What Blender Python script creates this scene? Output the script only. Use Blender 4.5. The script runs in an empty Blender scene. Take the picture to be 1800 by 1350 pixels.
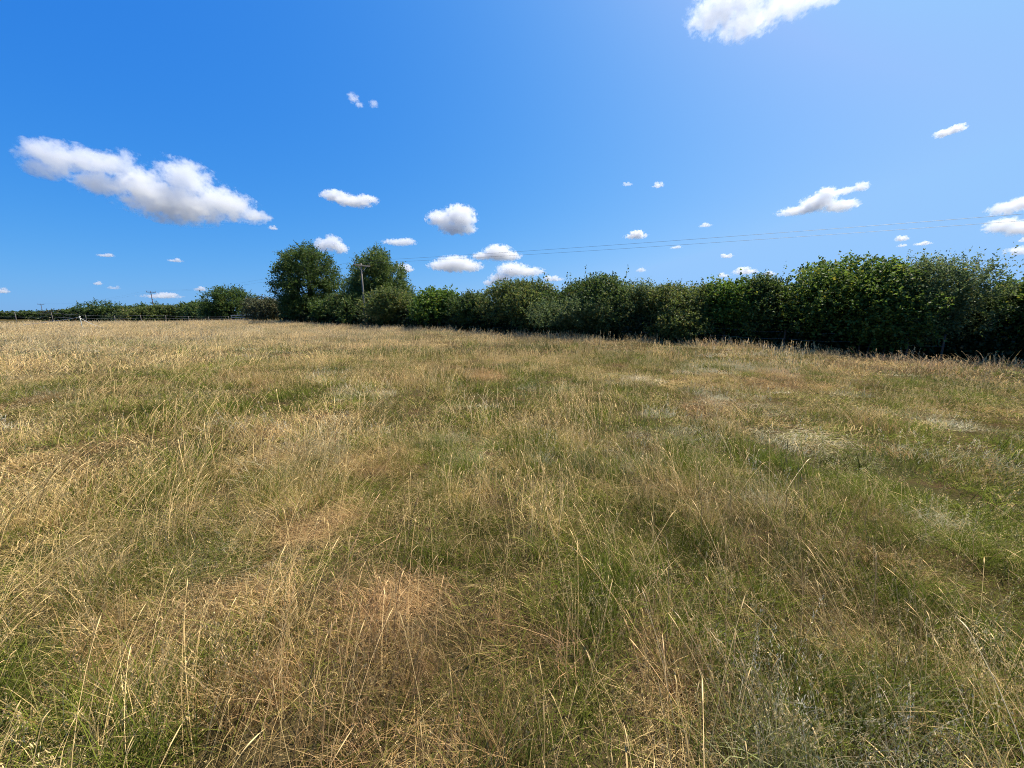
import bpy, bmesh, math
import numpy as np
from mathutils import Vector, Matrix

S = bpy.context.scene
COL = S.collection
R = math.radians
RNG = np.random.default_rng(7)

# ------------------------------------------------------------------ camera
EYE, PITCH, FPX = 1.7, R(11.05), 650.0            # eye height, downward pitch, focal length in photo pixels (1800 wide)
cam = bpy.data.objects.new('camera', bpy.data.cameras.new('camera'))
COL.objects.link(cam)
cam.data.sensor_width = 36.0
cam.data.lens = 36.0 * FPX / 1800.0
cam.data.clip_start, cam.data.clip_end = 0.05, 60000.0
cam.location = (0, 0, EYE)
cam.rotation_euler = (R(90) - PITCH, 0, 0)
S.camera = cam

# ------------------------------------------------------------------ world, sun, exposure
SUN_AZ, SUN_EL = 57.0, 63.5                       # clockwise from the viewing direction, above the horizon
w = bpy.data.worlds.new('World'); S.world = w; w.use_nodes = True
nt = w.node_tree; L = nt.links.new
bg = nt.nodes['Background']
tc = nt.nodes.new('ShaderNodeTexCoord'); mp = nt.nodes.new('ShaderNodeMapping')
mp.inputs['Location'].default_value = (0, 0, 0.07)
nm = nt.nodes.new('ShaderNodeVectorMath'); nm.operation = 'NORMALIZE'
sk = nt.nodes.new('ShaderNodeTexSky'); sk.sky_type = 'NISHITA'; sk.sun_disc = False
sk.sun_elevation, sk.sun_rotation = R(SUN_EL), R(SUN_AZ)
sk.air_density, sk.dust_density, sk.ozone_density, sk.altitude = 1.0, 2.0, 1.0, 0
L(tc.outputs['Generated'], mp.inputs[0]); L(mp.outputs[0], nm.inputs[0]); L(nm.outputs[0], sk.inputs[0])
sep = nt.nodes.new('ShaderNodeSeparateColor'); com = nt.nodes.new('ShaderNodeCombineColor')
L(sk.outputs[0], sep.inputs[0])
for c, (a, g) in enumerate(((2.85, 2.31), (1.30, 1.12), (1.22, 0.44))):   # a clear, saturated summer sky
    m0 = nt.nodes.new('ShaderNodeMath'); m0.operation = 'MULTIPLY'; m0.inputs[1].default_value = 0.1
    m1 = nt.nodes.new('ShaderNodeMath'); m1.operation = 'POWER'; m1.inputs[1].default_value = g
    m2 = nt.nodes.new('ShaderNodeMath'); m2.operation = 'MULTIPLY'; m2.inputs[1].default_value = a * 10
    m3 = nt.nodes.new('ShaderNodeMath'); m3.operation = 'MINIMUM'; m3.inputs[1].default_value = (3.1, 5.8, 9.9)[c]
    L(sep.outputs[c], m0.inputs[0]); L(m0.outputs[0], m1.inputs[0]); L(m1.outputs[0], m2.inputs[0]); L(m2.outputs[0], m3.inputs[0])
    L(m3.outputs[0], com.inputs[c])
L(com.outputs[0], bg.inputs[0]); bg.inputs[1].default_value = 0.0575

sun = bpy.data.objects.new('sun', bpy.data.lights.new('sun', 'SUN')); COL.objects.link(sun)
sun.data.energy, sun.data.angle, sun.data.color = 5.0, R(0.5), (1.0, 0.90, 0.72)
sd = Vector((math.sin(R(SUN_AZ)) * math.cos(R(SUN_EL)), math.cos(R(SUN_AZ)) * math.cos(R(SUN_EL)), math.sin(R(SUN_EL))))
sun.rotation_euler = sd.to_track_quat('Z', 'Y').to_euler()
sun.location = sd * 50

vs = S.view_settings
vs.view_transform, vs.look, vs.exposure, vs.gamma, vs.use_curve_mapping = 'Standard', 'None', 0.8, 1.0, False
cy = S.cycles
cy.max_bounces, cy.diffuse_bounces, cy.glossy_bounces, cy.transmission_bounces, cy.transparent_max_bounces = 12, 2, 1, 3, 8
cy.volume_bounces = 10
cy.volume_max_steps = 256
cy.use_denoising = True; cy.denoiser = 'OPENIMAGEDENOISE'; cy.denoising_prefilter = 'NONE'; cy.denoising_input_passes = 'RGB_ALBEDO_NORMAL'
cy.pixel_filter_type = 'BLACKMAN_HARRIS'; cy.filter_width = 1.0
cy.use_adaptive_sampling = True; cy.adaptive_threshold = 0.02
cy.debug_use_spatial_splits = True
cy.caustics_reflective = cy.caustics_refractive = False

# ------------------------------------------------------------------ helpers
CP, SP = math.cos(PITCH), math.sin(PITCH)
def ray(px, py):
    u, v = (px - 900.0) / FPX, (py - 675.0) / FPX
    return np.array((u, CP - v * SP, -SP - v * CP))
def at_depth(px, py, d):
    r = ray(px, py); return np.array((0, 0, EYE)) + r * (d / r[1])
def sstep(a, b, x):
    t = np.clip((x - a) / (b - a), 0, 1); return t * t * (3 - 2 * t)
def height(x, y):
    x = np.asarray(x, float); y = np.asarray(y, float)
    r = np.hypot(x, y)
    z = 0.20 * sstep(12, 52, r) * sstep(-8, -45, x)               # slight rise to the far fence
    z = z - 0.34 * sstep(4, 22, x) * sstep(26, 12, y)             # falls gently to the near hedge
    z = z - 1.6 * sstep(60, 130, r) - 60.0 * sstep(150, 3000, r)    # drops away beyond the fence
    z = z + 0.035 * np.sin(x * .9 + 1.3) * np.sin(y * .7 + .4) * sstep(1, 6, r) + 0.05 * np.sin(x * .23 + y * .31)*sstep(1, 8, r)
    return z
def on_ground(px, py, lift=0.0):
    r = ray(px, py); lo, hi = 0.2, 300.0
    for _ in range(60):
        t = (lo + hi) / 2; p = r * t
        if EYE + p[2] > float(height(p[0], p[1])) + lift: lo = t
        else: hi = t
    p = r * lo; return np.array((p[0], p[1], float(height(p[0], p[1]))))

_lat = np.random.default_rng(3).random((256, 256))
def vnoise(x, y, s, k=0):
    x = np.asarray(x) / s + 37.3 * k + 1000; y = np.asarray(y) / s + 17.9 * k + 1000
    i, j = np.floor(x).astype(int), np.floor(y).astype(int); fx, fy = x - i, y - j
    fx = fx * fx * (3 - 2 * fx); fy = fy * fy * (3 - 2 * fy)
    g = lambda a, b: _lat[a % 256, b % 256]
    return (g(i, j) * (1 - fx) + g(i + 1, j) * fx) * (1 - fy) + (g(i, j + 1) * (1 - fx) + g(i + 1, j + 1) * fx) * fy
def fbm(x, y, s, k=0):
    return .55 * vnoise(x, y, s, k) + .3 * vnoise(x, y, s / 2.3, k + 1) + .15 * vnoise(x, y, s / 5.1, k + 2)

def mesh_np(name, verts, tris, attr=None, mat=None, quads=None):
    me = bpy.data.meshes.new(name)
    v = np.asarray(verts, np.float32); f = np.asarray(tris if quads is None else quads, np.int32)
    k = f.shape[1]
    me.vertices.add(len(v)); me.vertices.foreach_set('co', v.ravel())
    me.loops.add(f.size); me.loops.foreach_set('vertex_index', f.ravel())
    me.polygons.add(len(f)); me.polygons.foreach_set('loop_start', np.arange(0, f.size, k, dtype=np.int32))
    me.update(calc_edges=True)
    if attr is not None:
        a = me.attributes.new('col', 'FLOAT_COLOR', 'POINT'); a.data.foreach_set('color', np.asarray(attr, np.float32).ravel())
    if mat: me.materials.append(mat)
    return me
def obj(name, me, parent=None, **props):
    o = bpy.data.objects.new(name, me); COL.objects.link(o)
    if parent: o.parent = parent
    for k, v in props.items(): o[k] = v
    return o
def empty(name, loc, rz=0, **props):
    o = bpy.data.objects.new(name, None); COL.objects.link(o); o.location = loc; o.rotation_euler = (0, 0, rz)
    o.empty_display_size = .2
    for k, v in props.items(): o[k] = v
    return o
def tube(name, pts, radii, mat, n=7, rough=0.0, rng=None):
    """one closed tapered tube along pts"""
    pts = [Vector(p) for p in pts]; V, F = [], []
    ref = Vector((0.31, 0.17, 0.93)).normalized()
    for i, p in enumerate(pts):
        d = (pts[min(i + 1, len(pts) - 1)] - pts[max(i - 1, 0)]).normalized()
        rf = ref if abs(d.dot(ref)) < .97 else Vector((1, 0, 0))
        a = d.cross(rf).normalized(); b = d.cross(a)
        for k in range(n):
            th = 2 * math.pi * k / n; rr = radii[i] * (1 + (rough * rng.normal() if rng is not None else 0))
            V.append(p + (a * math.cos(th) + b * math.sin(th)) * rr)
    for i in range(len(pts) - 1):
        for k in range(n): F.append((i * n + k, i * n + (k + 1) % n, (i + 1) * n + (k + 1) % n, (i + 1) * n + k))
    F.append(tuple(range(n - 1, -1, -1))); F.append(tuple((len(pts) - 1) * n + k for k in range(n)))
    me = bpy.data.meshes.new(name); me.from_pydata(V, [], F); me.materials.append(mat); me.update()
    for p in me.polygons: p.use_smooth = n > 5
    return me
def box_mesh(name, size, mat, bev=0.006):
    bm = bmesh.new(); bmesh.ops.create_cube(bm, size=1.0)
    bmesh.ops.scale(bm, vec=size, verts=bm.verts)
    if bev: bmesh.ops.bevel(bm, geom=bm.edges[:], offset=bev, segments=1, affect='EDGES')
    me = bpy.data.meshes.new(name); bm.to_mesh(me); bm.free(); me.materials.append(mat); return me

# ------------------------------------------------------------------ materials
def new_mat(name):
    m = bpy.data.materials.new(name); m.use_nodes = True; t = m.node_tree; t.nodes.clear()
    out = t.nodes.new('ShaderNodeOutputMaterial'); return m, t, out
def node(t, kind, **kw):
    n = t.nodes.new(kind)
    for k, v in kw.items(): setattr(n, k, v)
    return n
def leaf_mat(name, dark, light, warm, gloss=0.35, trans=0.35, rough=0.55, spec=.22):
    """leaf colour from the per-leaf attribute: r = dark..light, g = share of yellowed leaves"""
    m, t, out = new_mat(name); lk = t.links.new
    at = node(t, 'ShaderNodeAttribute', attribute_name='col')
    sp = node(t, 'ShaderNodeSeparateColor'); lk(at.outputs['Color'], sp.inputs[0])
    mx = node(t, 'ShaderNodeMix', data_type='RGBA'); mx.inputs[6].default_value = (*dark, 1); mx.inputs[7].default_value = (*light, 1)
    lk(sp.outputs[0], mx.inputs[0])
    mw = node(t, 'ShaderNodeMix', data_type='RGBA'); mw.inputs[7].default_value = (*warm, 1)
    lk(sp.outputs[1], mw.inputs[0]); lk(mx.outputs[2], mw.inputs[6])
    bs = node(t, 'ShaderNodeBsdfPrincipled'); bs.inputs['Roughness'].default_value = rough
    bs.inputs['Specular IOR Level'].default_value = spec
    lk(mw.outputs[2], bs.inputs['Base Color'])
    tr = node(t, 'ShaderNodeBsdfTranslucent')
    hs = node(t, 'ShaderNodeHueSaturation'); hs.inputs['Hue'].default_value = .485; hs.inputs['Saturation'].default_value = 1.05; hs.inputs['Value'].default_value = 1.4
    lk(mw.outputs[2], hs.inputs['Color']); lk(hs.outputs[0], tr.inputs[0])
    ms = node(t, 'ShaderNodeMixShader'); ms.inputs[0].default_value = trans
    lk(bs.outputs[0], ms.inputs[1]); lk(tr.outputs[0], ms.inputs[2]); lk(ms.outputs[0], out.inputs['Surface'])
    return m
def wood_mat(name, c0, c1, scale=18, rough=.85):
    m, t, out = new_mat(name); lk = t.links.new
    tcn = node(t, 'ShaderNodeTexCoord'); mpn = node(t, 'ShaderNodeMapping'); mpn.inputs['Scale'].default_value = (1, 1, .12)
    nz = node(t, 'ShaderNodeTexNoise'); nz.inputs['Scale'].default_value = scale; nz.inputs['Detail'].default_value = 6
    lk(tcn.outputs['Object'], mpn.inputs[0]); lk(mpn.outputs[0], nz.inputs['Vector'])
    mx = node(t, 'ShaderNodeMix', data_type='RGBA'); mx.inputs[6].default_value = (*c0, 1); mx.inputs[7].default_value = (*c1, 1)
    lk(nz.outputs[0], mx.inputs[0])
    bs = node(t, 'ShaderNodeBsdfPrincipled'); bs.inputs['Roughness'].default_value = rough
    lk(mx.outputs[2], bs.inputs['Base Color'])
    bp = node(t, 'ShaderNodeBump'); bp.inputs['Strength'].default_value = .5; bp.inputs['Distance'].default_value = .01
    lk(nz.outputs[0], bp.inputs['Height']); lk(bp.outputs[0], bs.inputs['Normal'])
    lk(bs.outputs[0], out.inputs['Surface']); return m
M_BARK = wood_mat('bark', (.035, .028, .02), (.10, .085, .065))
M_POLE = wood_mat('weathered_pole', (.11, .095, .08), (.22, .195, .165), 9)
M_DARKPOLE = wood_mat('creosoted_pole', (.05, .03, .03), (.10, .065, .06), 9)
M_POST = wood_mat('grey_timber', (.10, .088, .07), (.24, .21, .17))
M_RAIL = wood_mat('pale_rail', (.36, .33, .28), (.52, .48, .42))
M_STEEL = wood_mat('galvanised_wire', (.25, .25, .26), (.4, .4, .41), 40, .45)
M_WIRE = wood_mat('line_wire', (.04, .045, .05), (.07, .075, .08), 40, .5)
M_PLAST = wood_mat('white_plastic', (.70, .68, .52), (.82, .80, .68), 5, .4)
M_TAPE = wood_mat('white_tape', (.70, .69, .62), (.82, .81, .75), 60, .6)
M_CERAM = wood_mat('insulator', (.10, .06, .045), (.16, .10, .07), 8, .2)

# grass: the tint of the tuft says how dry / reddish / pale / bright it is, the blade attribute adds the blade's own
def grass_mat():
    m, t, out = new_mat('meadow_grass'); lk = t.links.new
    ti = node(t, 'ShaderNodeAttribute', attribute_name='tint', attribute_type='INSTANCER')
    bl = node(t, 'ShaderNodeAttribute', attribute_name='col')
    st = node(t, 'ShaderNodeSeparateColor'); lk(ti.outputs['Color'], st.inputs[0])
    sb = node(t, 'ShaderNodeSeparateColor'); lk(bl.outputs['Color'], sb.inputs[0])
    # dry where blade random < dryness
    d = node(t, 'ShaderNodeMath', operation='SUBTRACT'); lk(st.outputs[0], d.inputs[0]); lk(sb.outputs[0], d.inputs[1])
    dr = node(t, 'ShaderNodeMapRange'); dr.inputs[1].default_value = -.12; dr.inputs[2].default_value = .12; lk(d.outputs[0], dr.inputs[0])
    # stems and seed heads (blade b = 1) are always dry
    mxm = node(t, 'ShaderNodeMath', operation='MAXIMUM'); lk(dr.outputs[0], mxm.inputs[0]); lk(sb.outputs[2], mxm.inputs[1])
    def mix(a, b, f, fa=None):
        n = node(t, 'ShaderNodeMix', data_type='RGBA')
        for i, v in ((6, a), (7, b)):
            if isinstance(v, tuple): n.inputs[i].default_value = (*v, 1)
            else: lk(v, n.inputs[i])
        if isinstance(f, float): n.inputs[0].default_value = f
        else: lk(f, n.inputs[0])
        return n.outputs[2]
    green = mix((0.028, 0.054, 0.007), (0.180, 0.225, 0.027), sb.outputs[1])
    straw = mix((0.180, 0.114, 0.036), (0.745, 0.560, 0.262), sb.outputs[1])
    c = mix(green, straw, mxm.outputs[0])
    rf = node(t, 'ShaderNodeMath', operation='MULTIPLY'); rf.inputs[1].default_value = .85; lk(st.outputs[1], rf.inputs[0])
    red = mix((0.190, 0.095, 0.040), (0.530, 0.330, 0.175), sb.outputs[1])
    c = mix(c, red, rf.outputs[0])
    pale = mix((0.330, 0.290, 0.180), (0.740, 0.660, 0.480), sb.outputs[1])
    c = mix(c, pale, st.outputs[2])
    hv = node(t, 'ShaderNodeHueSaturation'); lk(c, hv.inputs['Color']); lk(ti.outputs['Alpha'], hv.inputs['Value'])
    df = node(t, 'ShaderNodeBsdfDiffuse'); lk(hv.outputs[0], df.inputs[0])
    tr = node(t, 'ShaderNodeBsdfTranslucent'); lk(hv.outputs[0], tr.inputs[0])
    m1 = node(t, 'ShaderNodeMixShader'); m1.inputs[0].default_value = .28; lk(df.outputs[0], m1.inputs[1]); lk(tr.outputs[0], m1.inputs[2])
    lk(m1.outputs[0], out.inputs['Surface']); return m
M_GRASS = grass_mat()

def ground_mat():
    m, t, out = new_mat('field_soil_and_thatch'); lk = t.links.new
    g = node(t, 'ShaderNodeNewGeometry')
    def noise(s, d=6):
        n = node(t, 'ShaderNodeTexNoise'); n.inputs['Scale'].default_value = s; n.inputs['Detail'].default_value = d
        lk(g.outputs['Position'], n.inputs['Vector']); return n
    a, b, c = noise(.22), noise(2.2), noise(45, 4)
    m1 = node(t, 'ShaderNodeMix', data_type='RGBA'); m1.inputs[6].default_value = (.090, .066, .032, 1); m1.inputs[7].default_value = (.055, .058, .020, 1)
    r1 = node(t, 'ShaderNodeMapRange'); r1.inputs[1].default_value = .4; r1.inputs[2].default_value = .65; lk(a.outputs[0], r1.inputs[0]); lk(r1.outputs[0], m1.inputs[0])
    m2 = node(t, 'ShaderNodeMix', data_type='RGBA'); m2.inputs[7].default_value = (.10, .062, .034, 1); lk(m1.outputs[2], m2.inputs[6])
    r2 = node(t, 'ShaderNodeMapRange'); r2.inputs[1].default_value = .5; r2.inputs[2].default_value = .7; lk(b.outputs[0], r2.inputs[0]); lk(r2.outputs[0], m2.inputs[0])
    m3 = node(t, 'ShaderNodeMix', data_type='RGBA', blend_type='MULTIPLY'); m3.inputs[0].default_value = .8
    lk(m2.outputs[2], m3.inputs[6]); r3 = node(t, 'ShaderNodeMapRange'); r3.inputs[3].default_value = .3; r3.inputs[4].default_value = 1.3
    lk(c.outputs[0], r3.inputs[0]); lk(r3.outputs[0], m3.inputs[7])
    bs = node(t, 'ShaderNodeBsdfDiffuse'); lk(m3.outputs[2], bs.inputs[0])
    bp = node(t, 'ShaderNodeBump'); bp.inputs['Distance'].default_value = .03; lk(c.outputs[0], bp.inputs['Height']); lk(bp.outputs[0], bs.inputs['Normal'])
    lk(bs.outputs[0], out.inputs['Surface']); return m

# ------------------------------------------------------------------ ground
na = 180; rad = np.concatenate(([0.0], np.geomspace(.4, 9000, 150)))
th = np.linspace(0, 2 * np.pi, na, endpoint=False)
gx = (rad[:, None] * np.cos(th)).ravel(); gy = (rad[:, None] * np.sin(th)).ravel()
gv = np.stack([gx, gy, height(gx, gy)], 1)
q = []
for i in range(len(rad) - 1):
    k = np.arange(na); q.append(np.stack([i * na + k, (i + 1) * na + k, (i + 1) * na + (k + 1) % na, i * na + (k + 1) % na], 1))
gme = mesh_np('ground', gv, None, mat=ground_mat(), quads=np.concatenate(q))
gbm = bmesh.new(); gbm.from_mesh(gme); bmesh.ops.remove_doubles(gbm, verts=gbm.verts, dist=1e-5); gbm.to_mesh(gme); gbm.free()
for p in gme.polygons: p.use_smooth = True
obj('ground', gme, kind='structure', label='dry summer meadow ground sloping gently towards the hedge', category='ground')

NTRI = 0
# ------------------------------------------------------------------ clouds: real volumes, shaped by lobes
def cloud(spec, label, dens=1.0, soft=1.0, seed=0, group=None, alt=650., rate=.3, fine=1.0):
    """spec: lobes as (px, py, half width px, half height px); all lobes share the distance that the cloud base's height gives"""
    sp = np.array(spec, float)
    cx = (sp[:, 0] * sp[:, 2]).sum() / sp[:, 2].sum(); cyy = (sp[:, 1] * sp[:, 2]).sum() / sp[:, 2].sum()
    c = ray(cx, cyy); c /= np.linalg.norm(c)
    dist = min(alt / max(c[2], .02), 7000.0)
    ctr = np.array((0, 0, EYE)) + c * dist
    right = np.cross(c, (0, 0, 1)); right /= np.linalg.norm(right); up = np.cross(right, c)
    lobes = []
    rg = np.random.default_rng(seed + 100)
    for (px, py, hw, hh) in sp:
        r0 = ray(px, py); r0 /= np.linalg.norm(r0); r0 = r0 / r0.dot(c) * dist
        e1 = ray(px + hw, py); e1 /= np.linalg.norm(e1); e1 = e1 / e1.dot(c) * dist
        e2 = ray(px, py - hh); e2 /= np.linalg.norm(e2); e2 = e2 / e2.dot(c) * dist
        w_, h_ = np.linalg.norm(e1 - r0), np.linalg.norm(e2 - r0)
        rel = r0 - c * dist
        lobes.append((rel.dot(right), rg.normal() * w_ * .15, rel.dot(up), w_, max(h_, min(w_, h_ * 1.6)), h_))
    lo = np.array(lobes); size = lo[:, 3].max()
    Hm = np.median(lo[:, 5])
    bm = bmesh.new()
    for (x, y, z, a, b, h) in lobes:
        r_ = bmesh.ops.create_icosphere(bm, subdivisions=2, radius=1.0)
        for v in r_['verts']: v.co = Vector((x + v.co.x * a * 1.3, y + v.co.y * b * 1.3, z + v.co.z * h * 1.3))
    hull = bmesh.ops.convex_hull(bm, input=bm.verts[:])
    bmesh.ops.delete(bm, geom=list({e for e in hull['geom_interior'] + hull['geom_unused'] if isinstance(e, bmesh.types.BMVert)}), context='VERTS')
    me = bpy.data.meshes.new('cloud'); bm.to_mesh(me); bm.free()
    m, t, out = new_mat('cloud_vapour'); lk = t.links.new
    tcn = node(t, 'ShaderNodeTexCoord')
    # warp the coordinate a little, so that lobes lose their roundness
    nz0 = node(t, 'ShaderNodeTexNoise'); nz0.inputs['Scale'].default_value = 1.1 / Hm; nz0.inputs['Detail'].default_value = 2.0
    off = node(t, 'ShaderNodeVectorMath', operation='ADD'); off.inputs[1].default_value = (seed * 731.0, seed * 377.0, 0)
    lk(tcn.outputs['Object'], off.inputs[0]); lk(off.outputs[0], nz0.inputs['Vector'])
    w1 = node(t, 'ShaderNodeVectorMath', operation='SUBTRACT'); w1.inputs[1].default_value = (.5, .5, .5); lk(nz0.outputs['Color'], w1.inputs[0])
    w2 = node(t, 'ShaderNodeVectorMath', operation='SCALE'); w2.inputs['Scale'].default_value = Hm * .9; lk(w1.outputs[0], w2.inputs[0])
    w3 = node(t, 'ShaderNodeVectorMath', operation='ADD'); lk(tcn.outputs['Object'], w3.inputs[0]); lk(w2.outputs[0], w3.inputs[1])
    prev = None
    for (x, y, z, a, b, h) in lobes:
        s1 = node(t, 'ShaderNodeVectorMath', operation='SUBTRACT'); s1.inputs[1].default_value = (x, y, z); lk(w3.outputs[0], s1.inputs[0])
        s2 = node(t, 'ShaderNodeVectorMath', operation='MULTIPLY'); s2.inputs[1].default_value = (1 / a, 1 / b, 1 / h); lk(s1.outputs[0], s2.inputs[0])
        s3 = node(t, 'ShaderNodeVectorMath', operation='LENGTH'); lk(s2.outputs[0], s3.inputs[0])
        if prev is None: prev = s3.outputs['Value']
        else:
            mn = node(t, 'ShaderNodeMath', operation='SMOOTH_MIN'); mn.inputs[2].default_value = .25
            lk(prev, mn.inputs[0]); lk(s3.outputs['Value'], mn.inputs[1]); prev = mn.outputs[0]
    nz = node(t, 'ShaderNodeTexNoise'); nz.inputs['Scale'].default_value = 3.6 * fine / Hm; nz.inputs['Detail'].default_value = 8.0; nz.inputs['Roughness'].default_value = .66
    lk(off.outputs[0], nz.inputs['Vector'])
    nl = node(t, 'ShaderNodeTexNoise'); nl.inputs['Scale'].default_value = 1.25 * fine / Hm; nl.inputs['Detail'].default_value = 1.0; lk(off.outputs[0], nl.inputs['Vector'])
    a0 = node(t, 'ShaderNodeMath', operation='MULTIPLY_ADD'); a0.inputs[1].default_value = 1.5; a0.inputs[2].default_value = -.72; lk(nl.outputs[0], a0.inputs[0])
    a1 = node(t, 'ShaderNodeMath', operation='MULTIPLY_ADD'); a1.inputs[1].default_value = 1.9; lk(nz.outputs[0], a1.inputs[0])
    a1b = node(t, 'ShaderNodeMath', operation='SUBTRACT'); a1b.inputs[1].default_value = .90; lk(a0.outputs[0], a1b.inputs[0]); lk(a1b.outputs[0], a1.inputs[2])
    a2 = node(t, 'ShaderNodeMath', operation='SUBTRACT'); a2.inputs[0].default_value = 0.94; lk(prev, a2.inputs[1])
    a3 = node(t, 'ShaderNodeMath', operation='ADD'); lk(a1.outputs[0], a3.inputs[0]); lk(a2.outputs[0], a3.inputs[1])
    mr = node(t, 'ShaderNodeMapRange', interpolation_type='SMOOTHSTEP'); mr.inputs[1].default_value = 0.0; mr.inputs[2].default_value = .34 * soft
    mr.inputs[4].default_value = dens * 1.35 / Hm; lk(a3.outputs[0], mr.inputs[0])
    pv = node(t, 'ShaderNodeVolumePrincipled'); pv.inputs['Color'].default_value = (.90, .915, .94, 1); pv.inputs['Anisotropy'].default_value = .35
    lk(mr.outputs[0], pv.inputs['Density']); lk(pv.outputs[0], out.inputs['Volume'])
    try: m.cycles.volume_step_rate = rate
    except Exception: pass
    me.materials.append(m)
    o = obj('cloud', me, label=label, category='cloud')
    if group: o['group'] = group
    o.matrix_world = Matrix(((right[0], c[0], up[0], ctr[0]), (right[1], c[1], up[1], ctr[1]), (right[2], c[2], up[2], ctr[2]), (0, 0, 0, 1)))
    return o
def puff(cx, cyy, w_, h_, seed, n=4):
    """a small flat-based cumulus: a base lobe with a few heads on it"""
    rg = np.random.default_rng(seed); hw, hh = w_ / 2, h_ / 2
    out = [(cx, cyy + hh * .35, hw * .92, hh * .62)]
    for i in range(n):
        x = rg.uniform(-.55, .55); out.append((cx + x * hw, cyy - hh * (.25 - .35 * abs(x)) , hw * rg.uniform(.28, .45), hh * rg.uniform(.55, .75)))
    return out
cloud([(90, 274, 52, 26), (155, 284, 56, 24), (80, 296, 40, 16), (212, 292, 36, 24), (180, 324, 46, 20), (255, 330, 56, 32), (328, 314, 46, 32), (312, 358, 84, 34), (392, 358, 54, 27), (442, 379, 32, 13)],
      'long sloping white cloud, the largest one, with a grey underside', .8, 1.1, 1, rate=.2)
cloud([(1258, 26, 48, 34), (1312, 38, 50, 34), (1300, -12, 84, 42), (1380, 10, 64, 28), (1446, -6, 48, 20), (1300, 58, 28, 16)],
      'ragged bright cloud high overhead, feathered along its lower edge', .5, 1.3, 2, rate=.25, fine=1.3)
cloud([(590, 344, 26, 10), (620, 354, 34, 10), (645, 350, 20, 8)], 'small elongated cloud high above the gap between the two tall trees', 1.0, 1.0, 3)
cloud([(775, 384, 24, 14), (808, 380, 28, 20), (800, 402, 30, 11), (825, 404, 14, 8)], 'squarish white cloud to the right of the tall trees', 1.0, 1.0, 4)
cloud([(568, 430, 16, 12), (585, 428, 18, 14), (598, 436, 14, 11)], 'compact round cloud showing between the two tall trees', 1.0, 1., 5)
cloud([(700, 426, 28, 6), (715, 424, 16, 6)], 'thin flat cloud strip beside the leafier tall tree', .7, 1.2, 6)
cloud(puff(713, 471, 32, 16, 7), 'tiny cloud just touching the edge of the leafier tall tree', .9, 1., 7)
cloud([(775, 468, 24, 8), (800, 464, 34, 14), (825, 468, 24, 9)], 'flat-based white cumulus crossed by the overhead wires', 1., 1., 8)
cloud([(850, 450, 20, 7), (876, 444, 24, 14), (895, 450, 20, 8)], 'domed cumulus sitting on the overhead wires', 1., 1., 9)
cloud([(900, 474, 24, 13), (925, 477, 30, 9), (880, 488, 20, 8), (862, 497, 12, 5)], 'cumulus with a trailing tail just under the overhead wires', .9, 1., 10)
cloud(puff(973, 489, 40, 12, 11), 'faint cloud resting low on the hedge top', .6, 1.2, 11)
cloud([(1405, 370, 40, 8), (1438, 356, 32, 14), (1452, 343, 20, 14), (1478, 362, 30, 10), (1482, 336, 20, 7)], 'ragged wedge-shaped cloud above the tallest hazel bush', .9, 1.1, 12)
cloud([(1513, 328, 15, 8)], 'tiny wisp beside the ragged wedge-shaped cloud', .7, 1.2, 13)
cloud([(1660, 234, 18, 7), (1682, 226, 18, 7)], 'small slanting cloud alone high above the hedge', .8, 1.1, 14)
cloud([(1770, 366, 36, 11), (1800, 356, 30, 12)], 'hazy cloud bank, upper of the stack over the willow bush', .7, 1.1, 15)
cloud([(1762, 396, 34, 12), (1795, 400, 30, 14), (1830, 396, 34, 14)], 'grey-bellied cloud crossed by wires over the willow bush', 1.0, 1., 16)
cloud([(1800, 440, 36, 8)], 'low flat cloud just above the willow bush', .6, 1.2, 17)
cloud([(620, 172, 10, 10), (632, 184, 8, 6)], 'thin torn wisp of cloud in deep blue sky', .25, 1.4, 18)
cloud([(657, 183, 8, 8)], 'thinner of two wisps side by side in deep blue sky', .25, 1.4, 19)
FLECKS = ['tiny fleck at the trailing tip of the largest cloud', 'thin flat fleck below the largest cloud', 'thin fleck below the thick end of the largest cloud', 'tiny bright fleck above the layered tree', 'faint fleck trailing beside the one above the layered tree', 'long low cloud strip behind the far utility pole', 'small fleck above the rounded middling tree', 'cloud fleck low above the skyline hedge', 'small puffy fleck over the hedge between wires and crested hawthorn', 'faint fleck above the wires over the dark hawthorn', 'slim fleck touching the overhead wires', 'small torn fleck high above the olive-toned sallow', 'fainter of two flecks high above the olive-toned sallow', 'small fleck over the lime-green maple bush', 'longer low cloud over the lime-green maple bush', 'small fleck above the flat one over the highest hazel', 'flat fleck just over the highest hazel', 'faint low fleck over the olive-toned sallow', 'faint fleck resting on the lime-green maple top', 'small fleck behind the thin hawthorn sprigs', 'faint lower companion of the fleck over the highest hazel', 'pale fleck between the stacked clouds over the willow bush']
for i, (x, y, ww, hh, dn) in enumerate(((480, 400, 18, 9, .5), (185, 448, 34, 8, .5), (308, 457, 30, 8, .55), (172, 497, 18, 9, .5), (200, 505, 26, 8, .25), (285, 519, 80, 12, .6), (352, 507, 24, 10, .6),
        (4, 510, 30, 12, .6), (1118, 412, 44, 17, .85), (1240, 395, 24, 9, .4), (1188, 434, 22, 7, .4), (1157, 324, 20, 14, .45), (1103, 323, 18, 9, .25), (1278, 449, 24, 10, .6), (1310, 475, 50, 16, .7),
        (1585, 418, 28, 12, .7), (1622, 427, 36, 9, .6), (1127, 474, 20, 9, .4), (1272, 483, 24, 10, .4), (1352, 480, 26, 10, .5), (1585, 431, 20, 7, .35), (1800, 421, 22, 9, .5))):
    cloud(puff(x, y, ww, hh, 40 + i, 2), FLECKS[i], dn, 1.2, 40 + i, group='small cloud flecks', rate=.5)

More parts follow.
